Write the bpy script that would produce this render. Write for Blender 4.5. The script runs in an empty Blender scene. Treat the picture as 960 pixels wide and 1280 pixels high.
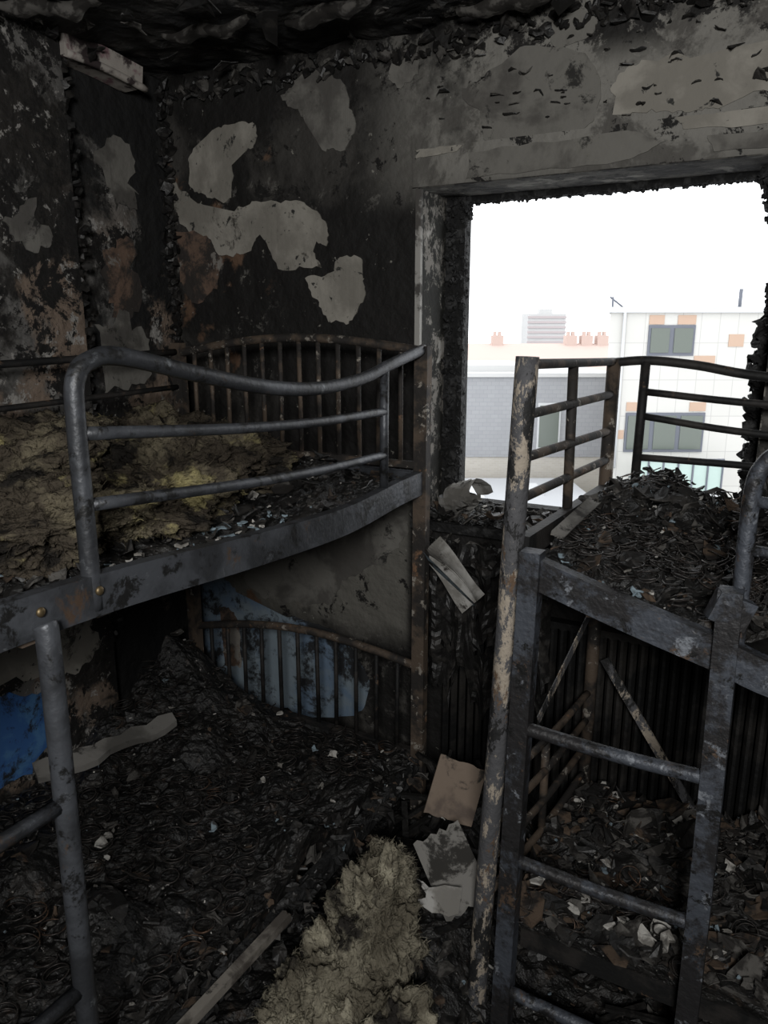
import bpy, bmesh, math, random
from mathutils import Vector, Matrix, noise

random.seed(7)
R = random.uniform
scene = bpy.context.scene
YAW = math.radians(29.0)

# ------------------------------------------------------------------ materials
def new_mat(name):
    m = bpy.data.materials.new(name); m.use_nodes = True
    nt = m.node_tree
    return m, nt, nt.nodes["Principled BSDF"]

def ramp(nt, src, lo, hi):
    n = nt.nodes.new("ShaderNodeMapRange"); n.interpolation_type = 'SMOOTHSTEP'
    n.inputs[1].default_value = lo; n.inputs[2].default_value = hi
    nt.links.new(src, n.inputs[0]); return n.outputs[0]

def mul(nt, a, b):
    n = nt.nodes.new("ShaderNodeMath"); n.operation = 'MULTIPLY'
    nt.links.new(a, n.inputs[0]); nt.links.new(b, n.inputs[1]); return n.outputs[0]

def layered(name, base, layers, rough=0.85, bump=0.4, bscale=25, metal=0.0, spec=0.3, bdist=0.02, stretch=None):
    m, nt, bs = new_mat(name)
    tc = nt.nodes.new("ShaderNodeTexCoord")
    sep = nt.nodes.new("ShaderNodeSeparateXYZ"); nt.links.new(tc.outputs["Object"], sep.inputs[0])
    rgb = nt.nodes.new("ShaderNodeRGB"); rgb.outputs[0].default_value = (*base, 1)
    cur = rgb.outputs[0]
    for i, L in enumerate(layers):
        mp = nt.nodes.new("ShaderNodeMapping"); mp.inputs["Location"].default_value = (L.get("off", i*7.3), i*3.1, i*5.7)
        if stretch: mp.inputs["Scale"].default_value = stretch
        nt.links.new(tc.outputs["Object"], mp.inputs[0])
        nz = nt.nodes.new("ShaderNodeTexNoise"); nz.inputs["Scale"].default_value = L["s"]
        nz.inputs["Detail"].default_value = L.get("d", 7); nz.inputs["Roughness"].default_value = L.get("r", .6)
        nz.inputs["Distortion"].default_value = L.get("dist", .3)
        nt.links.new(mp.outputs[0], nz.inputs["Vector"])
        f = ramp(nt, nz.outputs[0], L["lo"], L["hi"])
        for ax, lo, hi in L.get("box", []):
            f = mul(nt, f, ramp(nt, sep.outputs[ax], lo, hi))
        mx = nt.nodes.new("ShaderNodeMix"); mx.data_type = 'RGBA'
        nt.links.new(f, mx.inputs[0]); nt.links.new(cur, mx.inputs[6]); mx.inputs[7].default_value = (*L["c"], 1)
        cur = mx.outputs[2]
    nt.links.new(cur, bs.inputs["Base Color"])
    bs.inputs["Roughness"].default_value = rough
    bs.inputs["Metallic"].default_value = metal
    bs.inputs["Specular IOR Level"].default_value = spec
    if bump:
        nz = nt.nodes.new("ShaderNodeTexNoise"); nz.inputs["Scale"].default_value = bscale; nz.inputs["Detail"].default_value = 8
        nt.links.new(tc.outputs["Object"], nz.inputs["Vector"])
        bp = nt.nodes.new("ShaderNodeBump"); bp.inputs["Strength"].default_value = bump; bp.inputs["Distance"].default_value = bdist
        nt.links.new(nz.outputs[0], bp.inputs["Height"]); nt.links.new(bp.outputs[0], bs.inputs["Normal"])
    return m

SOOT = (.011, .0102, .0095)
M_wall = layered("sooted_plaster", SOOT, [
    dict(c=(.045,.042,.038), s=3, lo=.46, hi=.62),
    dict(c=(.10,.095,.086), s=7, lo=.58, hi=.64, r=.75),
    dict(c=(.19,.182,.164), s=1.6, lo=.34, hi=.48, box=[(0,-1.40,-1.0),(2,1.98,2.2)]),
    dict(c=(.085,.08,.072), s=3, lo=.49, hi=.56, r=.7, box=[(0,-1.5,-1.0)]),
    dict(c=(.12,.114,.10), s=2.2, lo=.36, hi=.42, box=[(2,1.25,1.15),(2,.55,.7)], off=3),
    dict(c=(.12,.072,.046), s=4, lo=.58, hi=.64, off=31, box=[(0,-1.5,-1.8)]),
    dict(c=SOOT, s=2.0, lo=.30, hi=.44, off=91, box=[(0,-1.78,-1.62),(0,-1.06,-1.10),(2,2.12,2.02),(2,1.15,1.25)]),
    dict(c=SOOT, s=3, lo=.2, hi=.3, off=93, box=[(0,-1.17,-1.13),(2,1.12,1.06)]),
    dict(c=(.22,.21,.185), s=24, lo=.65, hi=.68, r=.7, off=77),
    dict(c=(.013,.012,.011), s=4, lo=.50, hi=.56, r=.75, off=17, box=[(2,2.36,2.46)]),
    dict(c=SOOT, s=9, lo=.56, hi=.60, r=.75),
], bump=.7, bscale=14, bdist=.03, rough=.75)
M_wall_l = layered("scorched_side_plaster", (.020,.018,.016), [
    dict(c=(.12,.115,.108), s=3.2, lo=.43, hi=.55, r=.7),
    dict(c=(.17,.128,.098), s=4, lo=.50, hi=.58, off=12, box=[(2,2.2,1.8)]),
    dict(c=(.28,.268,.25), s=8, lo=.57, hi=.61, r=.75),
    dict(c=SOOT, s=6, lo=.49, hi=.53, r=.8, off=5),
    dict(c=(.24,.23,.215), s=26, lo=.62, hi=.66, r=.7, off=66),
    dict(c=(.012,.012,.012), s=3, lo=.42, hi=.5, box=[(1,1.72,1.82)], off=50),
], bump=.8, bscale=16, bdist=.03)
M_ceil = layered("charred_ceiling", (.012,.012,.012), [
    dict(c=(.04,.038,.035), s=4, lo=.46, hi=.58),
    dict(c=(.11,.105,.097), s=4, lo=.57, hi=.61, r=.75)], bump=1, bscale=9, bdist=.05)
M_floor = layered("burnt_floor", (.01,.009,.008), [
    dict(c=(.035,.03,.026), s=9, lo=.5, hi=.6),
    dict(c=(.12,.11,.10), s=40, lo=.68, hi=.72)], bump=1, bscale=30, bdist=.04)
M_char = layered("char_debris", (.006,.0057,.0053), [
    dict(c=(.018,.0165,.015), s=12, lo=.5, hi=.6),
    dict(c=(.30,.28,.26), s=85, lo=.67, hi=.70, r=.6),
    dict(c=(.035,.026,.020), s=20, lo=.6, hi=.68)], bump=1, bscale=40, bdist=.018, rough=.5, spec=.5)
M_flake_k = layered("charred_flake", (.009,.0085,.008), [dict(c=(.025,.023,.021), s=20, lo=.5, hi=.6)], rough=.5, spec=.5)
M_flake_g = layered("ash_flake", (.085,.080,.073), [dict(c=(.020,.018,.016), s=22, lo=.43, hi=.55)])
M_flake_w = layered("plaster_flake", (.42,.405,.375), [dict(c=(.16,.15,.135), s=18, lo=.46, hi=.58)])
M_flake_b = layered("brown_flake", (.075,.052,.036), [dict(c=(.02,.017,.015), s=20, lo=.44, hi=.56)])
M_flake_u = layered("bluish_flake", (.18,.23,.26), [dict(c=(.03,.03,.03), s=20, lo=.5, hi=.6)])
M_cream = layered("bare_plaster_patch", (.29,.272,.238), [
    dict(c=(.20,.187,.162), s=5, lo=.42, hi=.58), dict(c=(.06,.055,.047), s=8, lo=.58, hi=.66, r=.75), dict(c=(.03,.03,.028), s=26, lo=.62, hi=.67)], bump=.3)
M_greyp = layered("grey_plaster_patch", (.155,.148,.133), [
    dict(c=(.08,.075,.068), s=5, lo=.46, hi=.6), dict(c=(.025,.024,.022), s=8, lo=.56, hi=.64, r=.75)], bump=.3)
M_redp = layered("scorched_brown_patch", (.14,.092,.067), [
    dict(c=(.035,.030,.027), s=8, lo=.42, hi=.56, r=.75), dict(c=(.2,.185,.165), s=7, lo=.57, hi=.62, r=.7)], bump=.4)
M_blue = layered("blue_wall_paint", (.13,.185,.26), [
    dict(c=(.19,.235,.27), s=5, lo=.42, hi=.58), dict(c=(.022,.023,.025), s=5, lo=.47, hi=.57, r=.75)], bump=.2)
M_blue2 = layered("strong_blue_paint", (.045,.13,.34), [
    dict(c=(.08,.20,.40), s=8, lo=.5, hi=.6), dict(c=(.02,.022,.025), s=6, lo=.50, hi=.60, r=.75)], bump=.2)
M_steel = layered("heat_scorched_steel", (.072,.077,.087), [
    dict(c=(.034,.036,.040), s=6, lo=.42, hi=.58),
    dict(c=(.14,.15,.16), s=22, lo=.6, hi=.7, r=.7),
    dict(c=(.09,.060,.042), s=8, lo=.60, hi=.67, r=.75),
    dict(c=(.015,.015,.015), s=13, lo=.53, hi=.60, r=.75, off=40)], rough=.45, metal=.25, bump=.35, bscale=80, bdist=.005, spec=.5)
M_steel2 = layered("flaking_painted_steel", (.068,.076,.092), [
    dict(c=(.024,.023,.024), s=5, lo=.44, hi=.54, r=.75),
    dict(c=(.20,.215,.24), s=20, lo=.59, hi=.66, r=.7),
    dict(c=(.10,.068,.048), s=9, lo=.59, hi=.64, r=.8),
    dict(c=(.012,.012,.012), s=14, lo=.55, hi=.60, r=.8, off=40)], rough=.5, metal=.2, bump=.6, bscale=70, bdist=.006, spec=.5)
M_rust = layered("rusted_steel", (.10,.075,.056), [
    dict(c=(.03,.027,.025), s=9, lo=.42, hi=.56),
    dict(c=(.20,.115,.068), s=14, lo=.61, hi=.69, r=.7),
    dict(c=(.28,.255,.22), s=25, lo=.59, hi=.64, r=.7)], rough=.7, metal=.2, bump=.4, bscale=90, bdist=.004)
M_dkrust = layered("blackened_steel", (.03,.027,.025), [
    dict(c=(.012,.012,.012), s=9, lo=.42, hi=.56), dict(c=(.13,.085,.055), s=14, lo=.60, hi=.67, r=.7)], rough=.65, metal=.2, bump=.4, bscale=90, bdist=.004)
M_pale = layered("blistered_steel", (.085,.085,.09), [
    dict(c=(.36,.31,.25), s=14, lo=.51, hi=.55, r=.8),
    dict(c=(.12,.078,.05), s=16, lo=.57, hi=.63, r=.75),
    dict(c=(.02,.02,.02), s=12, lo=.53, hi=.57, r=.8, off=25)], rough=.7, metal=.1, bump=.6, bscale=90, bdist=.006, stretch=(1,1,.45))
M_spring = layered("burnt_spring_wire", (.045,.040,.037), [
    dict(c=(.10,.062,.042), s=5, lo=.58, hi=.67)], rough=.4, metal=.5, bump=0)
M_wool = layered("mineral_wool", (.16,.138,.095), [
    dict(c=(.065,.054,.041), s=7, lo=.38, hi=.54),
    dict(c=(.32,.28,.14), s=7, lo=.57, hi=.67),
    dict(c=(.02,.018,.016), s=9, lo=.52, hi=.62, off=20)], rough=1, bump=1, bscale=110, bdist=.012, spec=.05)
M_wool2 = layered("grey_mineral_wool", (.24,.218,.165), [
    dict(c=(.13,.115,.086), s=8, lo=.44, hi=.60),
    dict(c=(.36,.33,.25), s=12, lo=.56, hi=.66),
    dict(c=(.03,.027,.024), s=6, lo=.55, hi=.64, off=20)], rough=1, bump=1, bscale=110, bdist=.012, spec=.05)
M_blackframe = layered("burnt_window_frame", (.012,.012,.012), [dict(c=(.04,.04,.04), s=20, lo=.5, hi=.6)], bump=1, bscale=40)
M_reveal = layered("window_reveal_plaster", (.19,.178,.16), [
    dict(c=(.02,.02,.018), s=13, lo=.43, hi=.49, r=.8), dict(c=(.33,.315,.29), s=9, lo=.6, hi=.66)], bump=.6)
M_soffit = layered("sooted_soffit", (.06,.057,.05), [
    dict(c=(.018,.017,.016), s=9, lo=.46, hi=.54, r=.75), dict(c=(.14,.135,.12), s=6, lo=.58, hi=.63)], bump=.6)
M_rad = layered("sooted_radiator", (.008,.008,.008), [dict(c=(.024,.022,.020), s=6, lo=.48, hi=.62)], rough=.6, metal=.1, bump=.3)
M_paper = layered("scorched_paper", (.38,.37,.35), [dict(c=(.20,.19,.172), s=9, lo=.46, hi=.6), dict(c=(.04,.035,.03), s=9, lo=.54, hi=.61, r=.7)], bump=.1)
M_board = layered("scorched_board", (.20,.155,.12), [dict(c=(.11,.085,.07), s=6, lo=.46, hi=.6), dict(c=(.03,.028,.025), s=8, lo=.54, hi=.60)], bump=.2)
M_boardg = layered("grey_board", (.19,.182,.168), [dict(c=(.10,.095,.087), s=6, lo=.46, hi=.6), dict(c=(.03,.028,.025), s=8, lo=.52, hi=.59, r=.7)], bump=.2)
M_batten = layered("scorched_batten", (.17,.155,.135), [dict(c=(.06,.052,.045), s=9, lo=.48, hi=.6), dict(c=(.02,.018,.016), s=8, lo=.54, hi=.62, r=.7)], bump=.3)
M_trimw = layered("pale_corner_bead", (.32,.31,.29), [dict(c=(.07,.065,.06), s=10, lo=.5, hi=.58)], bump=.2)
M_cornice = layered("pinkish_cornice", (.34,.31,.28), [dict(c=(.20,.12,.13), s=10, lo=.55, hi=.62), dict(c=(.04,.03,.03), s=10, lo=.5, hi=.58, off=9)], bump=.2)
M_brass = layered("bolt_brass", (.18,.135,.075), [], rough=.5, metal=.8, bump=0)

def flat(name, c, rough=.8):
    m, nt, bs = new_mat(name); bs.inputs["Roughness"].default_value = rough
    nz = nt.nodes.new("ShaderNodeTexNoise"); nz.inputs["Scale"].default_value = 3
    mx = nt.nodes.new("ShaderNodeMix"); mx.data_type = 'RGBA'; mx.inputs[6].default_value = (*c, 1)
    mx.inputs[7].default_value = (*[v*.9 for v in c], 1)
    nt.links.new(nz.outputs[0], mx.inputs[0]); nt.links.new(mx.outputs[2], bs.inputs["Base Color"])
    return m

def bricks(name, c1, c2, mortar, w, h, msize, offset=.5):
    m, nt, bs = new_mat(name)
    tc = nt.nodes.new("ShaderNodeTexCoord"); sp = nt.nodes.new("ShaderNodeSeparateXYZ"); cb = nt.nodes.new("ShaderNodeCombineXYZ")
    nt.links.new(tc.outputs["Object"], sp.inputs[0])
    nt.links.new(sp.outputs[0], cb.inputs[0]); nt.links.new(sp.outputs[2], cb.inputs[1])
    b = nt.nodes.new("ShaderNodeTexBrick"); b.offset = offset
    b.inputs["Color1"].default_value = (*c1,1); b.inputs["Color2"].default_value = (*c2,1); b.inputs["Mortar"].default_value = (*mortar,1)
    b.inputs["Scale"].default_value = 1; b.inputs["Mortar Size"].default_value = msize
    b.inputs["Brick Width"].default_value = w; b.inputs["Row Height"].default_value = h
    nt.links.new(cb.outputs[0], b.inputs["Vector"]); nt.links.new(b.outputs[0], bs.inputs["Base Color"])
    bs.inputs["Roughness"].default_value = .8
    return m

# ------------------------------------------------------------------ mesh helpers
def finish(bm, name, mats, parent=None, smooth=False, loc=None, rotz=0):
    me = bpy.data.meshes.new(name); bm.normal_update(); bm.to_mesh(me); bm.free()
    if not isinstance(mats, (list, tuple)): mats = [mats]
    for m in mats: me.materials.append(m)
    if smooth:
        for p in me.polygons: p.use_smooth = True
    o = bpy.data.objects.new(name, me); scene.collection.objects.link(o)
    if rotz: o.rotation_euler = (0, 0, rotz)
    if loc: o.location = loc
    if parent:
        o.parent = parent
        o.matrix_parent_inverse = Matrix.Translation(-Vector(parent.location))
    return o

def empty(name, loc):
    e = bpy.data.objects.new(name, None); e.location = loc; e.empty_display_size = .2
    scene.collection.objects.link(e); return e

def box(bm, x0, x1, y0, y1, z0, z1, mi=0):
    vs = [bm.verts.new(p) for p in [(x0,y0,z0),(x1,y0,z0),(x1,y1,z0),(x0,y1,z0),(x0,y0,z1),(x1,y0,z1),(x1,y1,z1),(x0,y1,z1)]]
    for f in [(0,3,2,1),(4,5,6,7),(0,1,5,4),(1,2,6,5),(2,3,7,6),(3,0,4,7)]:
        fc = bm.faces.new([vs[i] for i in f]); fc.material_index = mi
    return vs

def catmull(pts, n=6):
    pts = [Vector(p) for p in pts]
    if len(pts) < 3: return pts
    out = []; P = [2*pts[0]-pts[1]] + pts + [2*pts[-1]-pts[-2]]
    for i in range(1, len(P)-2):
        for k in range(n):
            t = k/n
            a,b,c,d = P[i-1],P[i],P[i+1],P[i+2]
            out.append(.5*((2*b)+(c-a)*t+(2*a-5*b+4*c-d)*t*t+(3*b-a-3*c+d)*t**3))
    out.append(pts[-1]); return out

def tube(bm, pts, r, segs=12, n=6, rz=None, mi=0, cap=True):
    P = catmull(pts, n) if len(pts) > 2 else [Vector(p) for p in pts]
    rings = []; prev = None
    for i, p in enumerate(P):
        t = (P[min(i+1,len(P)-1)] - P[max(i-1,0)]).normalized()
        if prev is None:
            up = Vector((0,0,1)) if abs(t.z) < .9 else Vector((1,0,0))
            nrm = (up - t*up.dot(t)).normalized()
        else:
            nrm = (prev - t*prev.dot(t)).normalized()
        prev = nrm; bi = t.cross(nrm)
        ring = []
        for k in range(segs):
            if rz is not None:
                q = [(1,1),(-1,1),(-1,-1),(1,-1)][k]
                off = nrm*q[0]*r + bi*q[1]*rz
            else:
                a = 2*math.pi*k/segs
                off = (nrm*math.cos(a)+bi*math.sin(a))*r
            ring.append(bm.verts.new(p+off))
        rings.append(ring)
    for a, b in zip(rings, rings[1:]):
        for k in range(segs):
            f = bm.faces.new([a[k], a[(k+1)%segs], b[(k+1)%segs], b[k]]); f.material_index = mi; f.smooth = rz is None
    if cap:
        for rr in (list(reversed(rings[0])), rings[-1]):
            f = bm.faces.new(rr); f.material_index = mi

def bar(bm, pts, h, w, mi=0, n=6):
    tube(bm, pts, h/2, segs=4, rz=w/2, mi=mi, n=n)

def fbm(p, o=4):
    return noise.fractal(Vector(p), 1.0, 2.0, o)

def heap(name, x0, x1, y0, y1, zf, mat, step=.02, skirt=0.0, parent=None, rough=.012):
    bm = bmesh.new(); nx = max(2,int((x1-x0)/step)); ny = max(2,int((y1-y0)/step)); g = []
    for i in range(nx+1):
        row = []
        for j in range(ny+1):
            x = x0+(x1-x0)*i/nx; y = y0+(y1-y0)*j/ny
            row.append(bm.verts.new((x, y, zf(x, y)+rough*fbm((x*45,y*45,3),3))))
        g.append(row)
    for i in range(nx):
        for j in range(ny):
            bm.faces.new([g[i][j], g[i+1][j], g[i+1][j+1], g[i][j+1]])
    if skirt:
        bd = [e for e in bm.edges if e.is_boundary]
        r = bmesh.ops.extrude_edge_only(bm, edges=bd)
        for v in [v for v in r["geom"] if isinstance(v, bmesh.types.BMVert)]: v.co.z -= skirt
    return finish(bm, name, mat, parent)

def flake(bm, c, size, tilt=.6, mi=0, thick=.003, aspect=1.0):
    n = random.randint(6, 11); rot = Matrix.Rotation(R(0,6.28),3,'Z') @ Matrix.Rotation(R(-tilt,tilt),3,'X') @ Matrix.Rotation(R(-tilt,tilt),3,'Y')
    bend = R(-4, 4)/max(size,.02)*.25
    top = []; bot = []
    for k in range(n):
        a = 2*math.pi*k/n + R(-.25,.25); r = size*R(.4,1)
        x = math.cos(a)*r; y = math.sin(a)*r*aspect
        p = Vector((x, y, bend*x*x + R(-.1,.1)*size)); q = p + Vector((0,0,-thick))
        top.append(bm.verts.new(Vector(c)+rot@p)); bot.append(bm.verts.new(Vector(c)+rot@q))
    ct = bm.verts.new(Vector(c)+rot@Vector((0,0,0)))
    for k in range(n):
        k2 = (k+1)%n
        f = bm.faces.new([ct, top[k], top[k2]]); f.material_index = mi
        f = bm.faces.new([top[k2], top[k], bot[k], bot[k2]]); f.material_index = mi
    f = bm.faces.new(list(reversed(bot))); f.material_index = mi

FL = [M_flake_k, M_flake_g, M_flake_w, M_flake_b, M_flake_u]
def flakes(name, n, region, zf, smin, smax, weights, tilt=.6, parent=None, lift=.008, power=3.0):
    bm = bmesh.new(); x0,x1,y0,y1 = region
    for _ in range(n):
        x, y = R(x0,x1), R(y0,y1); mi = random.choices(range(5), weights)[0]
        s = smin+(smax-smin)*random.random()**power
        if mi in (2,4): s *= .5
        flake(bm, (x,y,zf(x,y)+lift+R(0,.012)), s, tilt, mi, thick=R(.001,.005), aspect=R(.3,1))
    return finish(bm, name, FL, parent)

def springs(name, n, region, zf, parent=None, r=.027, wire=.0019, tall=.05, tilt=.5, grid=False, lift=.010):
    bm = bmesh.new(); x0,x1,y0,y1 = region; pts = []
    if grid:
        k = 0; sp = .072
        yy = y0
        while yy < y1:
            xx = x0 + (sp/2 if k%2 else 0)
            while xx < x1: pts.append((xx+R(-.016,.016), yy+R(-.016,.016))); xx += sp
            yy += sp*.9; k += 1
    else: pts = [(R(x0,x1),R(y0,y1)) for _ in range(n)]
    for x, y in pts:
        if random.random() < .08: continue
        if noise.noise(Vector((x*4.5,y*4.5,61))) < -.14: continue      # buried under clumps
        rot = Matrix.Rotation(R(0,6.28),3,'Z') @ Matrix.Rotation(R(-tilt,tilt),3,'X')
        turns = R(1.1,2.2); h = R(.2,1)*tall; N = int(turns*16); rr = r*R(.85,1.15); ph = R(0,6.28)
        P = []
        for i in range(N+1):
            a = ph+2*math.pi*turns*i/N; q = rr*(1-.2*math.sin(math.pi*i/N))
            P.append(Vector((x,y,zf(x,y)+lift)) + rot@Vector((math.cos(a)*q, math.sin(a)*q, h*i/N)))
        rings = []
        for i,p in enumerate(P):
            t = (P[min(i+1,N)]-P[max(i-1,0)]).normalized(); u = Vector((0,0,1)); s = t.cross(u).normalized(); u = s.cross(t)
            rings.append([bm.verts.new(p+wire*(math.cos(b)*s+math.sin(b)*u)) for b in (0,2.09,4.19)])
        for a,b in zip(rings,rings[1:]):
            for k in range(3): 
                f = bm.faces.new([a[k],a[(k+1)%3],b[(k+1)%3],b[k]]); f.smooth = True
    return finish(bm, name, M_spring, parent)

def clump(x, y, s):   # extra lumpy burnt clods where springs are buried
    return s*max(0, -noise.noise(Vector((x*4.5,y*4.5,61)))-.10)

def sticks(bm, n, region, zf, lmin, lmax, w, mi=0, tilt=.3):
    x0,x1,y0,y1 = region
    for _ in range(n):
        x, y = R(x0,x1), R(y0,y1); L = R(lmin,lmax); a = R(0,6.28); dz = R(-tilt,tilt)*L
        d = Vector((math.cos(a)*L/2, math.sin(a)*L/2, dz/2)); c = Vector((x,y,zf(x,y)+.02))
        m = c + Vector((R(-.01,.01),R(-.01,.01),R(-.005,.01)))
        bar(bm, [c-d, m, c+d], w*R(.4,1), w*R(.5,1.2), mi=mi, n=2)

def wool(name, blobs, mat, fibres=2500, seed=0, parent=None):
    bm = bmesh.new(); rnd = random.Random(seed)
    for bi,(x,y,z,rx,ry,rz) in enumerate(blobs):
        r = bmesh.ops.create_icosphere(bm, subdivisions=6, radius=1)
        for v in r["verts"]:
            d = v.co.normalized(); sd = Vector((bi*5.3+seed,0,0))
            k = 1 + .42*noise.noise(d*1.5+sd) + .30*noise.noise(d*3.5+sd) + .16*noise.noise(d*8+sd) + .10*noise.noise(d*19+sd) + .06*noise.noise(d*45+sd)
            v.co = Vector((x+d.x*rx*k, y+d.y*ry*k, z+d.z*rz*k))
    faces = list(bm.faces); bm.normal_update()
    samp = [(f.calc_center_median(), f.normal.copy()) for f in rnd.sample(faces, min(fibres, len(faces)))]
    for c, n in samp:
        if n.z < -.3: continue
        t = Vector((rnd.uniform(-1,1),rnd.uniform(-1,1),rnd.uniform(-1,1))); d = (n*rnd.uniform(.1,.7)+t*.9).normalized()
        L = rnd.uniform(.006,.02); w = d.cross(Vector((rnd.random(),rnd.random(),rnd.random()))).normalized()*.0007
        m = c + d*L*.5 + t*.004; e = c + d*L + Vector((0,0,-.004)) + t*.006
        a = [bm.verts.new(p) for p in (c-w, c+w, m+w, m-w, e)]
        bm.faces.new(a[:4]); bm.faces.new([a[3],a[2],a[4]])
    for f in faces: f.smooth = True
    return finish(bm, name, mat, parent)

def patch(bm, poly, plane, off, mi=0, thick=.004, rough=.02):
    out = []
    for i in range(len(poly)):
        a = Vector(poly[i]); b = Vector(poly[(i+1)%len(poly)]); k = 9
        nrm = Vector((-(b-a).y, (b-a).x)); nrm = nrm.normalized() if nrm.length else nrm
        for j in range(k):
            p = a.lerp(b, j/k); w = noise.noise(Vector((p.x*18,p.y*18,mi*3)))*rough + noise.noise(Vector((p.x*50,p.y*50,9)))*rough*.6 + noise.noise(Vector((p.x*120,p.y*120,19)))*rough*.3
            out.append(p + nrm*w)
    def m(p, d): return (p.x, off-d, p.y) if plane == 'y' else (off+d, p.x, p.y)
    fr = [bm.verts.new(m(p, thick+.004*abs(noise.noise(Vector((p.x*9,p.y*9,0)))))) for p in out]; bk = [bm.verts.new(m(p, -.002)) for p in out]
    f = bm.faces.new(fr); f.material_index = mi
    n = len(out)
    for i in range(n):
        g = bm.faces.new([fr[i], fr[(i+1)%n], bk[(i+1)%n], bk[i]]); g.material_index = mi
    bmesh.ops.triangulate(bm, faces=[f])

# ------------------------------------------------------------------ room shell
CZ = 2.57; XL = -2.16; XLn = -2.09; YW = 2.25; YO = 2.50; XR = 1.7; YB = -1.3
WX0, WX1, WZ0, WZ1 = -1.12, -.10, 1.08, 2.12

bm = bmesh.new()
box(bm, XL-.2, WX0, YW, YO, -.1, CZ)
box(bm, WX0, WX1, YW, YO, WZ1, CZ)
box(bm, WX0, WX1, YW, YO, -.1, WZ0)
box(bm, WX1, XR+.2, YW, YO, -.1, CZ)
box(bm, WX0-.02, XR, YW-.014, YW, WZ1, 2.228)
wall_far = finish(bm, "wall_far", M_wall)
bm = bmesh.new()
box(bm, XL-.2, XL, 1.76, YW, -.1, CZ); box(bm, XL-.2, XLn, YB, 1.76, -.1, CZ)
wall_left = finish(bm, "wall_left", M_wall_l)
bm = bmesh.new(); box(bm, XR, XR+.2, YB, YW, -.1, CZ); finish(bm, "wall_right", M_wall)
bm = bmesh.new(); box(bm, XL-.2, XR+.2, YB-.2, YB, -.1, CZ); finish(bm, "wall_back", M_wall)
bm = bmesh.new(); box(bm, XL-.2, XR+.2, YB-.2, YO, -.2, -.1+.1); finish(bm, "floor", M_floor)
bm = bmesh.new(); box(bm, XL-.2, XR+.2, YB-.2, YO, CZ+.03, CZ+.2)
g = {}
nx, ny = 160, 150
for i in range(nx+1):
    for j in range(ny+1):
        x = XL-.05+(XR-XL+.1)*i/nx; y = YB-.05+(YW-YB+.1)*j/ny
        g[i,j] = bm.verts.new((x, y, CZ-.02*abs(fbm((x*3,y*3,0)))-.015*max(0,fbm((x*9,y*9,4)))))
for i in range(nx):
    for j in range(ny): bm.faces.new([g[i,j],g[i,j+1],g[i+1,j+1],g[i+1,j]])
ceil = finish(bm, "ceiling", M_ceil)
bm = bmesh.new()
for _ in range(110):
    x, y = R(XL,1.0), R(.6,YW-.03)
    flake(bm, (x,y,CZ-.025-R(0,.02)), R(.02,.08), .25, random.choices([0,1],[3,1])[0], .003, R(.3,.8))
finish(bm, "peeling_ceiling_paint", [M_flake_k, M_flake_g], ceil)
bm = bmesh.new()
for (x,y,L,a,w) in ((-.80,2.12,.32,-.1,.05),(-.55,2.02,.25,.25,.04),(-1.25,1.95,.35,-.2,.045),(-1.65,1.9,.3,.1,.04),(-.25,1.9,.25,.3,.05),(-1.9,1.55,.3,.5,.05),(-1.1,1.6,.3,.8,.05)):
    rows = []
    for i in range(17):
        t = i/16; px = x+(t-.5)*L*math.cos(a); py = y+(t-.5)*L*math.sin(a); ww = w*(.4+.5*math.sin(math.pi*t))+.012*noise.noise(Vector((t*9,x,y)))
        rows.append([bm.verts.new((px, py-ww*math.cos(q*.9)*(q/3), CZ-.02-ww*.8*math.sin(q*.6)-.008*math.sin(t*11))) for q in range(4)])
    for r0, r1 in zip(rows, rows[1:]):
        for q in range(3): bm.faces.new([r0[q],r1[q],r1[q+1],r0[q+1]])
finish(bm, "curled_paint_strips", [M_flake_g], ceil, smooth=True)
bm = bmesh.new()
for i in range(230):
    x = XL+.02+(XR-XL)*.75*i/230
    flake(bm, (x, YW-.006-R(0,.012), CZ-.03-R(0,.06)), R(.012,.038), 1.2, random.choices([0,1],[5,1])[0], .008, R(.5,1))
for _ in range(90):      # blistered curling paint over the window
    x, z = R(-1.1,.35), R(2.25,2.5)
    flake(bm, (x, YW-.008, z), R(.008,.03), .2, random.choices([0,1],[1,1])[0], .002, R(.4,1))
finish(bm, "charred_trim_edge", [M_flake_k, M_flake_g], wall_far)

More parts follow.
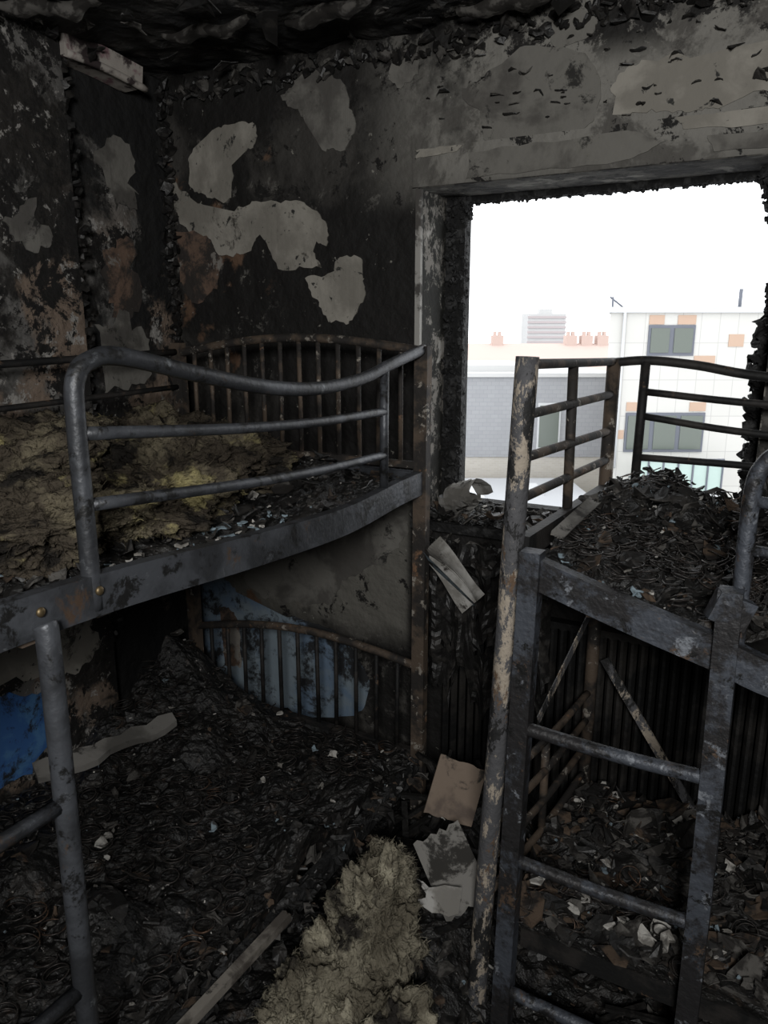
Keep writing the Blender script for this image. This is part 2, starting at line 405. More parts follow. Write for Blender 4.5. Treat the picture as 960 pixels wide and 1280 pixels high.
bm = bmesh.new()
PT = [
 (0, [(-2.054,2.30),(-1.96,2.36),(-1.875,2.39),(-1.743,2.37),(-1.757,2.295),(-1.857,2.285),(-1.864,2.137),(-1.96,2.157),(-2.043,2.2)]),
 (0, [(-2.14,2.24),(-2.06,2.165),(-1.93,2.095),(-1.75,2.12),(-1.564,2.118),(-1.458,2.036),(-1.467,1.973),(-1.53,1.965),(-1.489,1.90),(-1.647,1.893),(-1.757,2.03),(-1.785,1.962),(-1.93,1.962),(-2.1,2.07),(-2.14,2.14)]),
 (0, [(-1.554,1.864),(-1.436,1.886),(-1.42,1.934),(-1.343,1.918),(-1.314,1.857),(-1.328,1.784),(-1.383,1.712),(-1.458,1.725),(-1.515,1.80)]),
 (1, [(-1.63,2.44),(-1.58,2.485),(-1.483,2.5),(-1.389,2.437),(-1.352,2.33),(-1.389,2.25),(-1.467,2.255),(-1.51,2.345),(-1.564,2.385)]),
 (1, [(-1.21,2.50),(-1.15,2.52),(-1.13,2.44),(-1.19,2.40),(-1.24,2.44)]),
 (2, [(-2.13,2.05),(-1.98,2.03),(-1.92,1.94),(-1.95,1.84),(-2.06,1.79),(-2.13,1.87)]),
 (0, [(-.55,2.33),(-.48,2.38),(-.30,2.36),(-.02,2.40),(.10,2.30),(-.05,2.235),(-.25,2.26),(-.33,2.235),(-.42,2.255),(-.53,2.26)]),
 (1, [(-.98,2.37),(-.90,2.42),(-.80,2.46),(-.62,2.42),(-.58,2.30),(-.62,2.24),(-.9,2.235),(-.93,2.30)]),
 (1, [(-.75,2.52),(-.60,2.52),(-.62,2.46),(-.72,2.45)]),
 (1, [(-1.98,1.1),(-1.6,1.2),(-1.16,1.22),(-1.15,1.0),(-1.22,.93),(-1.3,.86),(-1.42,.80),(-1.47,.70),(-1.62,.67),(-1.78,.66),(-1.88,.72),(-1.9,.85)]),
 (3, [(-2.15,.72),(-2.0,.73),(-1.93,.67),(-1.90,.58),(-1.70,.61),(-1.45,.60),(-1.36,.52),(-1.30,.40),(-1.36,.27),(-1.6,.2),(-2.0,.22),(-2.15,.3)]),
 (2, [(-2.02,.60),(-1.93,.58),(-1.92,.35),(-2.0,.33)]),
]
for mi, poly in PT: patch(bm, poly, 'y', YW, mi, thick=.003+.001*(mi==2))
for mi, poly in [(0, [(-.38,2.225),(.3,2.225),(.3,2.185),(-.1,2.19),(-.36,2.195)]), (0, [(-1.13,2.225),(-.98,2.226),(-.99,2.205),(-1.13,2.20)]),
                 (1, [(-.95,2.20),(-.5,2.21),(-.4,2.17),(-.5,2.135),(-.96,2.13)]), (1, [(-.3,2.175),(.2,2.17),(.2,2.135),(-.28,2.135)])]:
    patch(bm, poly, 'y', YW-.014, mi, thick=.003, rough=.008)
finish(bm, "bare_plaster_patches", [M_cream, M_greyp, M_redp, M_blue], wall_far)
bm = bmesh.new()
for mi, poly in [
 (0, [(1.05,.95),(1.3,.98),(1.6,.92),(1.72,.80),(1.66,.66),(1.45,.60),(1.2,.66),(1.0,.72)]),
 (2, [(1.48,.66),(1.60,.70),(1.70,.66),(1.66,.57),(1.52,.56)]),
 (1, [(1.05,.56),(1.30,.60),(1.48,.53),(1.52,.38),(1.35,.30),(1.05,.30)]),
 (3, [(1.2,2.05),(1.35,2.12),(1.40,2.0),(1.30,1.93)]),
 (3, [(1.50,2.0),(1.62,2.08),(1.66,1.98),(1.58,1.92)]),
]: patch(bm, poly, 'x', XLn, mi, rough=.04)
patch(bm, [(1.95,2.3),(2.08,2.32),(2.1,2.16),(2.0,2.1),(1.94,2.2)], 'x', XL, 3, rough=.05)
patch(bm, [(1.92,1.95),(2.05,2.0),(2.08,1.8),(1.98,1.7),(1.9,1.8)], 'x', XL, 4, rough=.05)
patch(bm, [(1.86,1.7),(2.0,1.74),(2.1,1.66),(2.08,1.5),(1.9,1.48)], 'x', XL, 3, rough=.05)
finish(bm, "side_plaster_patches", [M_cream, M_blue2, M_cream, M_greyp, M_redp], wall_left)

bm = bmesh.new()
for i in range(170):
    z = .6+1.95*i/170
    flake(bm, (XL+.02+R(-.015,.02), YW-.02+R(-.02,.01), z), R(.015,.035), 1.5, 0, .01)
    if i%2: flake(bm, (XLn+R(-.02,.003), 1.77+R(-.01,.02), z), R(.015,.024), 1.5, 0, .01)
finish(bm, "charred_corner_strip", [M_flake_k], wall_left)

bm = bmesh.new()
tube(bm, [(XL+.045,1.76,2.535),(XL+.05,1.90,2.53),(XL+.055,2.06,2.51)], .034, segs=4, rz=.045)
tube(bm, [(XL+.09,1.76,2.505),(XL+.095,1.90,2.50),(XL+.10,2.07,2.478)], .012, segs=8)
finish(bm, "trim_1", M_cornice, None)

# window remains
bm = bmesh.new()
def rough_strip(bm, p0, p1, w, d, n, s=.02):
    p0, p1 = Vector(p0), Vector(p1)
    for i in range(n):
        p = p0.lerp(p1, (i+.5)/n)
        flake(bm, p+Vector((R(-w,w)*.6, R(-d,d), R(-w,w)*.6)), R(.5,1.2)*s, 1.4, 0, R(.004,.01))
box(bm, WX0, WX0+.072, 2.44, 2.49, WZ0, WZ1); box(bm, WX0, WX1, 2.45, 2.49, WZ1-.022, WZ1)
box(bm, WX1-.025, WX1, 2.40, 2.49, WZ0, WZ1)
rough_strip(bm, (WX0+.066,2.45,WZ0), (WX0+.066,2.45,WZ1), .006, .02, 200, .012)
rough_strip(bm, (WX0+.03,2.43,WZ0), (WX0+.03,2.43,WZ1), .03, .01, 160, .014)
rough_strip(bm, (WX0,2.46,WZ1-.02), (WX1,2.46,WZ1-.02), .004, .015, 150, .010)
rough_strip(bm, (WX1-.022,2.40,WZ0), (WX1-.022,2.40,WZ1), .01, .06, 200, .013)
rough_strip(bm, (WX1-.035,2.40,1.72), (WX1-.025,2.40,1.1), .018, .06, 160, .024)
rough_strip(bm, (WX1-.06,2.42,WZ1-.02), (WX1-.025,2.42,WZ1-.14), .028, .04, 100, .020)
rough_strip(bm, (WX0+.07,2.44,WZ1-.02), (WX0+.08,2.44,WZ1-.06), .014, .03, 30, .016)
box(bm, WX0, WX1, 2.43, 2.49, WZ0, WZ0+.03)
finish(bm, "window_1", [M_blackframe])
bm = bmesh.new()
box(bm, WX0, WX0+.004, YW, 2.44, WZ0, WZ1); box(bm, WX0, WX1, YW-.013, 2.45, WZ1-.003, WZ1, 1); box(bm, WX1-.004, WX1, YW, 2.43, WZ0, WZ1)
finish(bm, "trim_2", [M_reveal, M_soffit], None)
bm = bmesh.new(); box(bm, WX0-.012, WX0+.006, YW-.006, YW+.01, 1.62, WZ1)
finish(bm, "trim_3", M_trimw)
bm = bmesh.new(); box(bm, WX0, WX1, YW-.05, 2.43, WZ0-.03, WZ0)
finish(bm, "trim_4", M_blackframe)

# ------------------------------------------------------------------ left bunk
xf, xb = -.99, -1.94
bed = empty("bunk_bed", (-1.46, 1.03, 0))
bm = bmesh.new()
nr = [(xf,.05,1.275),(xf,.4,1.28),(xf,.8,1.275),(xf+.01,1.2,1.25),(xf+.012,1.55,1.235),(xf,1.85,1.245),(xf,2.0,1.25)]
bar(bm, nr, .07, .025)
bar(bm, [(xb,.05,1.25),(xb,2.02,1.25)], .06, .025)
bar(bm, [(xf,.05,1.25),(xb,.05,1.25)], .06, .025)
bar(bm, [(xf,2.02,1.25),(xb,2.02,1.25)], .06, .025)
for z in (.30,):
    bar(bm, [(xf,.05,z),(xf,1.0,z-.01),(xf,2.0,z)], .06, .025, mi=1)
    bar(bm, [(xb,.05,z),(xb,2.02,z)], .06, .025,1); bar(bm, [(xf,2.02,z),(xb,2.02,z)], .06, .025,1); bar(bm, [(xf,.05,z),(xb,.05,z)], .06, .025,1)
finish(bm, "side_rails", [M_steel, M_blackframe], bed)
bm = bmesh.new()
tube(bm, [(xf,.80,1.25),(xf,.80,1.40),(xf,.80,1.57),(xf,.807,1.625),(xf,.835,1.65),(xf,.90,1.655),(xf,1.09,1.615),(xf,1.30,1.578),(xf,1.49,1.565),(xf,1.68,1.577),(xf,1.82,1.605),(xf,2.02,1.64)], .0155, n=5)
tube(bm, [(xf,.81,1.539),(xf,1.196,1.504),(xf,1.5,1.487),(xf,1.79,1.483)], .011)
tube(bm, [(xf,.81,1.424),(xf,1.196,1.39),(xf,1.5,1.372),(xf,1.79,1.365)], .011)
tube(bm, [(xf,1.79,1.60),(xf,1.785,1.26)], .012)
finish(bm, "guard_rail", M_steel, bed)
bm = bmesh.new()
for (x,y) in ((xf,2.02),(xb,2.02),(xb,.05),(xf,.05)):
    bar(bm, [(x,y,0),(x,y,1.65)], .042, .032)
def arch(zl, zr, rise, zb, y, n=13, r=.011, mi=0):
    P = [(xb+(xf-xb)*t, y, zl+(zr-zl)*t + rise*math.sin(math.pi*t)) for t in [0,.12,.25,.4,.55,.7,.85,1]]
    tube(bm, P, r*1.25, mi=0)
    bar(bm, [(xb,y,zb),(xf,y,zb)], .02, .02, mi)
    for i in range(1,n):
        t = i/n; x = xb+(xf-xb)*t
        tube(bm, [(x+R(-.004,.004),y,zb),(x,y,zl+(zr-zl)*t+rise*math.sin(math.pi*t))], .0075, segs=8, mi=mi)
arch(1.615,1.635,.045,1.30,2.02); arch(.60,.645,.06,.34,2.02, n=12, mi=1)
arch(1.615,1.635,.045,1.30,.05); arch(.60,.645,.06,.34,.05, n=12, mi=1)
tube(bm, [(xb,.05,1.62),(xb,1.0,1.60),(xb,2.02,1.62)], .011, mi=1)
tube(bm, [(xb,.05,1.50),(xb,1.0,1.48),(xb,2.02,1.50)], .009, mi=1)
finish(bm, "end_frames", [M_rust, M_dkrust], bed)
bm = bmesh.new()
tube(bm, [(xf+.03,.685,1.27),(xf+.035,.685,1.2),(xf+.035,.68,.6),(xf+.03,.68,0)], .018, n=3)
tube(bm, [(xf+.03,.33,1.27),(xf+.035,.33,1.2),(xf+.035,.33,.6),(xf+.03,.33,0)], .018, n=3)
for z in (.28,.62,.97): tube(bm, [(xf+.033,.33,z),(xf+.033,.68,z)], .0135)
finish(bm, "ladder", M_steel, bed)
bm = bmesh.new()
for y in (.69,.80):
    r = bmesh.ops.create_uvsphere(bm, u_segments=12, v_segments=8, radius=.008)
    for v in r["verts"]: v.co = Vector((xf+.018+v.co.x*.6, y+v.co.y, 1.285+v.co.z))
finish(bm, "bolts", M_brass, bed, smooth=True)
bm = bmesh.new()
for i in range(14):
    y = .12+i*.14
    bar(bm, [(xf,y,1.235),((xf+xb)/2,y,1.225+R(-.015,.0)),(xb,y,1.235)], .006, .03)
    bar(bm, [(xf,y,.30),((xf+xb)/2,y,.28),(xb,y,.30)], .006, .03)
finish(bm, "deck_slats", M_rust, bed)

def z_lu(x,y): return 1.262 + .02*fbm((x*5,y*5,1)) + .016*fbm((x*20,y*20,2)) + .03*max(0,min(1,(-1.15-x)*3))
def z_ll(x,y):
    m = .22*math.exp(-((x+1.95)**2/.06+(y-1.85)**2/.09))
    return .345 + m + .035*fbm((x*4,y*4,7)) + .012*fbm((x*16,y*16,3)) + clump(x,y,.14)
h = heap("charred_bedding", xb+.02, xf-.015, .08, 1.99, z_lu, M_char, .014, parent=bed)
flakes("bedding_flakes", 1500, (xb+.03,xf-.03,.15,1.98), z_lu, .006, .045, [6,2,.8,1.2,.7], .5, bed)
flakes("pale_edge_fragments", 120, (xf-.10,xf-.03,.3,1.4), z_lu, .016, .06, [1,2,4,0,3], .15, bed)
h = heap("charred_mattress", xb+.02, xf-.015, .08, 1.99, z_ll, M_char, .014, .05, rough=.008, parent=bed)
springs("mattress_springs", 0, (xb+.05,xf-.04,.2,1.95), z_ll, tall=.03, tilt=.3, grid=True, parent=bed, r=.031, wire=.0022, lift=.014)
flakes("mattress_flakes", 900, (xb+.03,xf-.02,.15,1.98), z_ll, .006, .045, [8,1.6,1,.8,.4], .6, bed)
flakes("edge_rubble", 260, (xf-.05,xf+.05,.9,1.98), lambda x,y: .33-1.5*max(0,x-xf), .012, .05, [8,1.5,.3,1,.2], 1.2, bed)
bm = bmesh.new()
for (x,y,s,mi) in ((-1.49,1.16,.035,0),(-1.51,1.20,.03,0),(-1.45,1.14,.02,0),(-1.28,1.355,.022,1),(-1.21,1.83,.025,0),(-1.25,1.80,.018,1),(-1.60,1.87,.05,2),(-1.14,1.86,.022,0),(-1.33,1.72,.016,0)):
    flake(bm, (x,y,z_ll(x,y)+.03), s, .5, mi, .003, .6)
finish(bm, "pale_fragments", [M_flake_w, M_flake_u, M_flake_g], bed)
wool("mineral_wool", [(-1.50,1.05,1.36,.22,.20,.105),(-1.32,1.32,1.34,.17,.19,.105),(-1.70,1.32,1.37,.18,.2,.10),(-1.27,.92,1.335,.16,.17,.08),(-1.72,.85,1.37,.2,.2,.11),(-1.40,1.62,1.34,.19,.16,.085),(-1.72,1.72,1.36,.16,.12,.09),(-1.22,1.12,1.32,.12,.14,.06)], M_wool, 34000, 3, bed)

# ------------------------------------------------------------------ right bunk
bx0, bx1, by0, by1 = -.47, 1.45, 1.47, 2.14
bed2 = empty("bunk_bed.001", (.5, 1.8, 0))
bm = bmesh.new()
tube(bm, [(-.555,1.47,0),(-.54,1.47,.4),(-.52,1.475,.9),(-.508,1.48,1.3),(-.497,1.485,1.645)], .0235, segs=16)
finish(bm, "corner_post", M_pale, bed2)
bm = bmesh.new()
tube(bm, [(-.475,2.13,0),(-.47,2.13,1.62)], .019)
tube(bm, [(bx1,2.13,0),(bx1,2.13,1.62)], .019); tube(bm, [(bx1,1.47,0),(bx1,1.47,1.62)], .019)
for z0,z1 in ((1.63,1.612),(1.528,1.525),(1.44,1.425),(1.355,1.345)):
    tube(bm, [(-.50,1.48,z0),(-.485,1.8,(z0+z1)/2),(-.47,2.13,z1)], .0105)
for z0,z1 in ((.67,.64),(.575,.55),(.485,.46),(.395,.37)):
    tube(bm, [(-.53,1.48,z0),(-.50,1.8,(z0+z1)/2-.01),(-.475,2.13,z1)], .010)
tube(bm, [(-.49,1.80,1.625),(-.485,1.80,1.24)], .0125)
tube(bm, [(-.505,1.80,.665),(-.505,1.80,.33)], .011)
finish(bm, "end_frame", M_rust, bed2)
bm = bmesh.new()
tube(bm, [(-.47,2.13,1.61),(-.38,2.13,1.617),(-.26,2.13,1.607),(-.09,2.13,1.582),(.3,2.13,1.56),(.8,2.13,1.6),(bx1,2.13,1.61)], .012)
for z0,z1 in ((1.535,1.515),(1.47,1.44),(1.358,1.357)):
    tube(bm, [(-.387,2.13,z0),(-.09,2.13,z1),(.4,2.13,z1-.01),(1.1,2.13,z0)], .0095)
tube(bm, [(-.387,2.13,1.615),(-.392,2.13,1.27)], .0125); tube(bm, [(1.1,2.13,1.6),(1.1,2.13,1.27)], .0125)
bar(bm, [(-.47,2.125,1.25),(.4,2.125,1.22),(bx1,2.125,1.25)], .06, .025)
bar(bm, [(-.49,1.49,1.25),(-.47,2.12,1.25)], .05, .025)
bar(bm, [(bx1,1.47,1.25),(bx1,2.12,1.25)], .05, .025)
for a,b in (((-.47,2.125,.3),(bx1,2.125,.3)),((-.45,1.49,.3),(bx1,1.49,.3)),((-.5,1.49,.3),(-.475,2.12,.3)),((bx1,1.49,.3),(bx1,2.12,.3))):
    bar(bm, [a,b], .05, .025)
finish(bm, "far_guard_and_frame", M_dkrust, bed2)
bm = bmesh.new()
bar(bm, [(-.455,1.455,1.215),(-.40,1.45,1.20),(-.25,1.45,1.155),(-.10,1.45,1.115),(.05,1.45,1.075),(.4,1.45,1.05),(.9,1.455,1.12),(bx1,1.47,1.22)], .065, .028)
tube(bm, [(-.066,1.475,1.09),(-.068,1.475,1.25),(-.068,1.475,1.41),(-.055,1.475,1.465),(-.02,1.475,1.49),(.1,1.475,1.495),(.5,1.475,1.44),(.9,1.475,1.5),(1.2,1.475,1.5),(1.2,1.475,1.2)], .0155)
for z in (1.40,1.31): tube(bm, [(-.066,1.475,z),(.3,1.475,z-.02),(.7,1.475,z-.03),(1.2,1.475,z)], .011)
finish(bm, "near_side_rail", M_steel2, bed2)
bm = bmesh.new()
bar(bm, [(-.478,1.445,0),(-.468,1.445,.6),(-.455,1.445,1.26)], .042, .040, n=3)
bar(bm, [(-.075,1.445,0),(-.075,1.445,.6),(-.082,1.445,1.24)], .042, .046, n=3)
bar(bm, [(-.05,1.455,1.19),(-.11,1.43,1.215)], .055,.03)
for z in (.17,.53,.86): tube(bm, [(-.47,1.44,z+.005),(-.27,1.44,z-.004),(-.075,1.44,z-.002)], .0145)
bmesh.ops.bevel(bm, geom=[e for e in bm.edges if e.calc_length()>.3], offset=.009, segments=3, affect='EDGES')
finish(bm, "ladder", M_steel2, bed2)
bm = bmesh.new()
bar(bm, [(-.43,2.09,.77),(-.15,2.09,.36)], .026, .006)
bar(bm, [(-.457,2.0,.94),(-.50,1.7,.745)], .026, .003); bar(bm, [(-.457,2.0,.94),(-.42,2.1,1.22)], .026, .003)
finish(bm, "braces", M_pale, bed2)
bm = bmesh.new()
def z_ru(x,y):
    t = (y-1.45)/.69; sag = (-.03-.10*max(0,min(1,(x+.47)/.45)))*(1-t)
    return 1.25+sag+.03*t + .028*fbm((x*6,y*6,11)) + .014*fbm((x*18,y*18,12)) + clump(x,y,.12) + .05*math.exp(-((x+.32)**2/.012+(y-2.02)**2/.02))
def z_rl(x,y): return .345 + .04*fbm((x*4,y*4,17)) + .02*fbm((x*16,y*16,13)) + clump(x,y,.12)
for i in range(22):
    x = bx0+.05+i*.085
    bar(bm, [(x,1.47,z_ru(x,1.47)-.05),(x,1.8,z_ru(x,1.8)-.04),(x,2.11,1.235)], .006, .02)
finish(bm, "deck_slats", M_rust, bed2)
heap("charred_bedding", bx0+.01, 1.4, 1.47, 2.11, z_ru, M_char, .012, parent=bed2)
springs("bedding_springs", 300, (bx0+.04,.5,1.49,2.06), z_ru, tall=.03, tilt=.6, parent=bed2, wire=.0017, lift=.014)
flakes("bedding_flakes", 1900, (bx0+.02,.6,1.48,2.11), z_ru, .006, .048, [9,2,1.2,.8,.8], .7, bed2)
heap("charred_mattress", bx0-.03, 1.4, 1.48, 2.11, z_rl, M_char, .014, .05, parent=bed2)
springs("mattress_springs", 200, (bx0,.5,1.48,2.06), z_rl, tall=.04, tilt=.8, parent=bed2)
flakes("mattress_flakes", 1300, (bx0,.5,1.48,2.11), z_rl, .008, .075, [4,3,.8,2.4,.5], .45, bed2, power=2.2)
bm = bmesh.new()
for p, s in (((-.19,1.54,.40),.065),((-.23,1.57,.405),.04),((-.14,1.53,.40),.045),((-.16,1.60,.40),.05),((-.26,1.53,.39),.025),((-.30,1.62,.39),.03),((-.10,1.58,.40),.025),((-.35,1.55,.39),.02)):
    flake(bm, (p[0],p[1],z_rl(p[0],p[1])+.035), s, .45, 0, .008, .5)
finish(bm, "plasterboard_fragments", [M_flake_w])
bm = bmesh.new()
for s in range(12):
    a = s*.013; z = .006*(s%2)
    b = a+.013; z2 = .006*((s+1)%2)
    o = Vector((-.09,1.68,1.285)); ux = Vector((.8,.45,.35)).normalized(); uy = Vector((-.15,-.5,.1)).normalized(); uz = ux.cross(uy)
    vs = [bm.verts.new(o+ux*a+uz*z), bm.verts.new(o+ux*b+uz*z2), bm.verts.new(o+ux*b+uz*z2+uy*.14), bm.verts.new(o+ux*a+uz*z+uy*.14)]
    bm.faces.new(vs)
finish(bm, "corrugated_sheet_scrap", M_flake_g)

# ------------------------------------------------------------------ floor debris
def z_f(x,y):
    m = .30*math.exp(-((x+.72)**2/.04+(y-1.95)**2/.10)) + .10*math.exp(-((x+.75)**2/.03+(y-1.4)**2/.2))
    return .035+m+.03*fbm((x*4,y*4,21))+.02*fbm((x*15,y*15,22))
h = heap("charred_debris_pile", XLn+.01, XR-.01, YB+.01, YW-.01, z_f, M_char, .025)
flakes("rubble", 1200, (-1.0,.7,.7,2.1), z_f, .008, .06, [6,1.6,.5,1,.2], .7, h)
bm = bmesh.new(); sticks(bm, 70, (-.9,.5,.8,1.95), z_f, .06, .3, .014); sticks(bm, 25, (-.9,-.65,1.7,1.95), z_f, .1, .3, .018, tilt=1.0)
finish(bm, "timber_sticks", [M_flake_k], h)
wool("mineral_wool_insulation", [(-.755,1.32,.29,.10,.105,.20),(-.79,1.22,.18,.125,.11,.17),(-.67,1.17,.14,.125,.125,.14),(-.745,1.37,.41,.065,.065,.085),(-.57,1.16,.08,.13,.12,.10),(-.85,1.13,.15,.09,.10,.12),(-.70,1.03,.10,.12,.10,.10)], M_wool2, 34000, 11)

def slab(name, c, w, h, t, rot, mat, curve=0.0, nseg=10, ragged=.008):
    bm = bmesh.new(); M = Matrix.Rotation(rot[2],3,'Z') @ Matrix.Rotation(rot[1],3,'Y') @ Matrix.Rotation(rot[0],3,'X'); c = Vector(c)
    top, bot = [], []
    for i in range(nseg+1):
        x = -w/2+w*i/nseg; zc = curve*(x/(w/2))**2; dy = [R(-ragged,ragged), R(-ragged,ragged)]
        top.append([bm.verts.new(c+M@Vector((x,-h/2+dy[0],zc+t/2))), bm.verts.new(c+M@Vector((x,h/2+dy[1],zc+t/2)))])
        bot.append([bm.verts.new(c+M@Vector((x,-h/2+dy[0],zc-t/2))), bm.verts.new(c+M@Vector((x,h/2+dy[1],zc-t/2)))])
    for i in range(nseg):
        bm.faces.new([top[i][0],top[i+1][0],top[i+1][1],top[i][1]]); bm.faces.new([bot[i][0],bot[i][1],bot[i+1][1],bot[i+1][0]])
        bm.faces.new([top[i][0],bot[i][0],bot[i+1][0],top[i+1][0]]); bm.faces.new([top[i][1],top[i+1][1],bot[i+1][1],bot[i][1]])
    bm.faces.new([top[0][0],top[0][1],bot[0][1],bot[0][0]]); bm.faces.new([top[-1][0],bot[-1][0],bot[-1][1],top[-1][1]])
    return finish(bm, name, mat)
slab("scorched_board_panel", (-.745,1.76,.43), .14, .16, .008, (1.0,.35,.45), M_board, ragged=.004)
slab("scorched_board_panel.001", (-.655,1.54,.36), .13, .19, .012, (.9,-.35,.75), M_boardg)
slab("crumpled_paper", (-.69,1.43,.355), .17, .06, .002, (.5,.45,.5), M_paper, .045)
slab("fallen_timber_batten", (-.945,1.0,.345), .022, .40, .022, (.16,0,-.13), M_batten, ragged=.003)
slab("foam_strip", (-1.75,1.42,.45), .42, .05, .025, (.3,-.10,1.12), M_boardg, .015, ragged=.014)
slab("pale_metal_strip", (-.425,1.66,1.285), .03, .26, .004, (.10,.3,-.02), M_boardg, .004)

def z_s(x,y): return 1.085+.012*fbm((x*9,y*9,5))+.02*max(0,fbm((x*25,y*25,8)))
h = heap("sill_debris", WX0+.01, WX1-.02, YW-.045, 2.43, z_s, M_char, .01)
flakes("sill_rubble", 420, (WX0+.02,WX1-.1,YW-.04,2.42), z_s, .008, .06, [5,2,1,1.5,.3], .9, h)
flakes("overhang_flakes", 260, (-1.05,-.5,2.12,2.21), lambda x,y: .98+.07*fbm((x*9,y*9,5)), .015, .07, [8,1.6,.4,1,.2], 1.2, h)
bm = bmesh.new(); rows = []
for i in range(41):
    t = i/40; x = -1.06+.46*t
    col = []
    for j in range(36):
        s = j/35; z = 1.04 - s*(.50+.16*noise.noise(Vector((x*14,0,0)))+.10*noise.noise(Vector((x*45,2,0))))
        col.append(bm.verts.new((x+.02*noise.noise(Vector((x*9,z*9,3))), 2.125-.02*math.sin(x*70+2*z)-.03*noise.noise(Vector((x*11,z*11,7)))+.008*noise.noise(Vector((x*60,z*60,7))), z)))
    rows.append(col)
for a,b in zip(rows,rows[1:]):
    for j in range(35):
        if noise.noise(Vector((a[j].co.x*16,a[j].co.z*16,30))) < .32: bm.faces.new([a[j],a[j+1],b[j+1],b[j]])
finish(bm, "burnt_curtain", M_flake_k)
bk = empty("burnt_book", (-.94,2.14,.92))
bm = bmesh.new()
M = Matrix.Rotation(.25,3,'Z') @ Matrix.Rotation(.75,3,'Y') @ Matrix.Rotation(-.5,3,'X'); c = Vector((-.92,2.07,.945))
for k in range(9):
    for side in (-1,1):
        P = []
        for i in range(7):
            t = i/6; x = -.11+.22*t
            P.append((c+M@Vector((x, side*.002, .004*k*side+.02*math.sin(t*3+k*.15))), c+M@Vector((x, side*(.05+.002*k), .006*k+.015*math.sin(t*3+k*.2)))))
        vs = [(bm.verts.new(a), bm.verts.new(b)) for a,b in P]
        for a,b in zip(vs,vs[1:]): bm.faces.new([a[0],b[0],b[1],a[1]])
finish(bm, "pages", M_paper, bk)
bm = bmesh.new()
for s in (-1,1):
    vs = [bm.verts.new(c+M@Vector(p)) for p in ((-.115,0,-.012),(.115,0,-.012),(.115,s*.06,-.008),(-.115,s*.06,-.008))]
    bm.faces.new(vs)
finish(bm, "cover", M_flake_u, bk)
bm = bmesh.new()
for k in range(5):
    c = Vector((-1.0+.02*k, 2.30-.015*k, 1.135+.010*k)); ax = Vector((.7,-.5,.25*k/4)).normalized(); s = ax.cross(Vector((0,0,1))).normalized(); u = s.cross(ax)
    rows = []
    for i in range(14):
        a = i*.42+k; r = .02+.0026*i
        o = c+(s*math.cos(a)+u*math.sin(a))*r
        rows.append([bm.verts.new(o+ax*(-.05+.1*j/3)+Vector((0,0,.012*noise.noise(o*60+Vector((j,k,0)))))) for j in range(4)])
    for a,b in zip(rows,rows[1:]):
        for j in range(3): bm.faces.new([a[j],a[j+1],b[j+1],b[j]])
finish(bm, "crumpled_paper_roll", M_paper)

rad = empty("radiator", (-.45,2.19,0))
bm = bmesh.new(); x = -.98; prof = []
while x < .12: prof += [(x,2.177),(x+.009,2.165),(x+.017,2.165),(x+.026,2.177)]; x += .03
lo = [bm.verts.new((a,b,.22)) for a,b in prof]; hi = [bm.verts.new((a,b,.80)) for a,b in prof]
for i in range(len(prof)-1): bm.faces.new([lo[i],lo[i+1],hi[i+1],hi[i]])
box(bm, -.98,.12,2.177,2.215,.20,.82)
finish(bm, "panel", M_rad, rad)
bm = bmesh.new(); tube(bm, [(-.95,2.19,.22),(-.95,2.19,.0)], .008); tube(bm, [(.08,2.19,.22),(.08,2.19,.0)], .008); box(bm,-.7,-.67,2.215,2.245,.3,.7); box(bm,-.2,-.17,2.215,2.245,.3,.7)
finish(bm, "pipes_and_brackets", M_rad, rad)

# ------------------------------------------------------------------ exterior
def ext(bm, name, mats): 
    return finish(bm, name, mats, rotz=YAW)
M_panel = bricks("white_cladding", (.60,.59,.56), (.58,.57,.54), (.47,.46,.44), .62, 1.22, .013, 0)
M_grey = bricks("grey_slate_cladding", (.33,.335,.35), (.305,.31,.325), (.265,.27,.28), .30, .16, .008)
M_buff = bricks("buff_brick", (.50,.47,.42), (.45,.42,.37), (.5,.48,.45), .22, .075, .01)
M_orange = flat("orange_panel", (.52,.37,.28)); M_glass = flat("dark_window_glass", (.13,.15,.13), .2); M_fr = flat("grey_window_frame", (.15,.16,.19))
M_redroof = flat("terracotta_roof", (.60,.47,.42)); M_white = flat("white_render", (.60,.61,.62)); M_bal = flat("balcony_green_glass", (.44,.56,.52), .2)
M_conc = flat("pale_concrete", (.57,.57,.565)); M_roofg = flat("grey_roof_felt", (.47,.48,.50)); M_twr = flat("tower_band", (.50,.44,.44)); M_grnd = flat("street_asphalt", (.40,.40,.41))  # exterior colours lightened to imitate haze outdoors
Y0 = 26.0
bm = bmesh.new()
def prism(bm, pts, z0, z1, mi):
    lo = [bm.verts.new((x,y,z0)) for x,y in pts]; hi = [bm.verts.new((x,y,z1)) for x,y in pts]; n = len(pts)
    for i in range(n):
        f = bm.faces.new([lo[i],lo[(i+1)%n],hi[(i+1)%n],hi[i]]); f.material_index = mi
    f = bm.faces.new(list(reversed(lo))); f.material_index = mi
    f = bm.faces.new(hi); f.material_index = mi
prism(bm, [(7.5,Y0),(22,Y0),(22,Y0+3.4),(8.6,Y0+3.4)], -9, 2.2, 0)
prism(bm, [(7.4,Y0-.12),(22.1,Y0-.12),(22.1,Y0+3.5),(8.5,Y0+3.5)], 2.2, 2.38, 3)
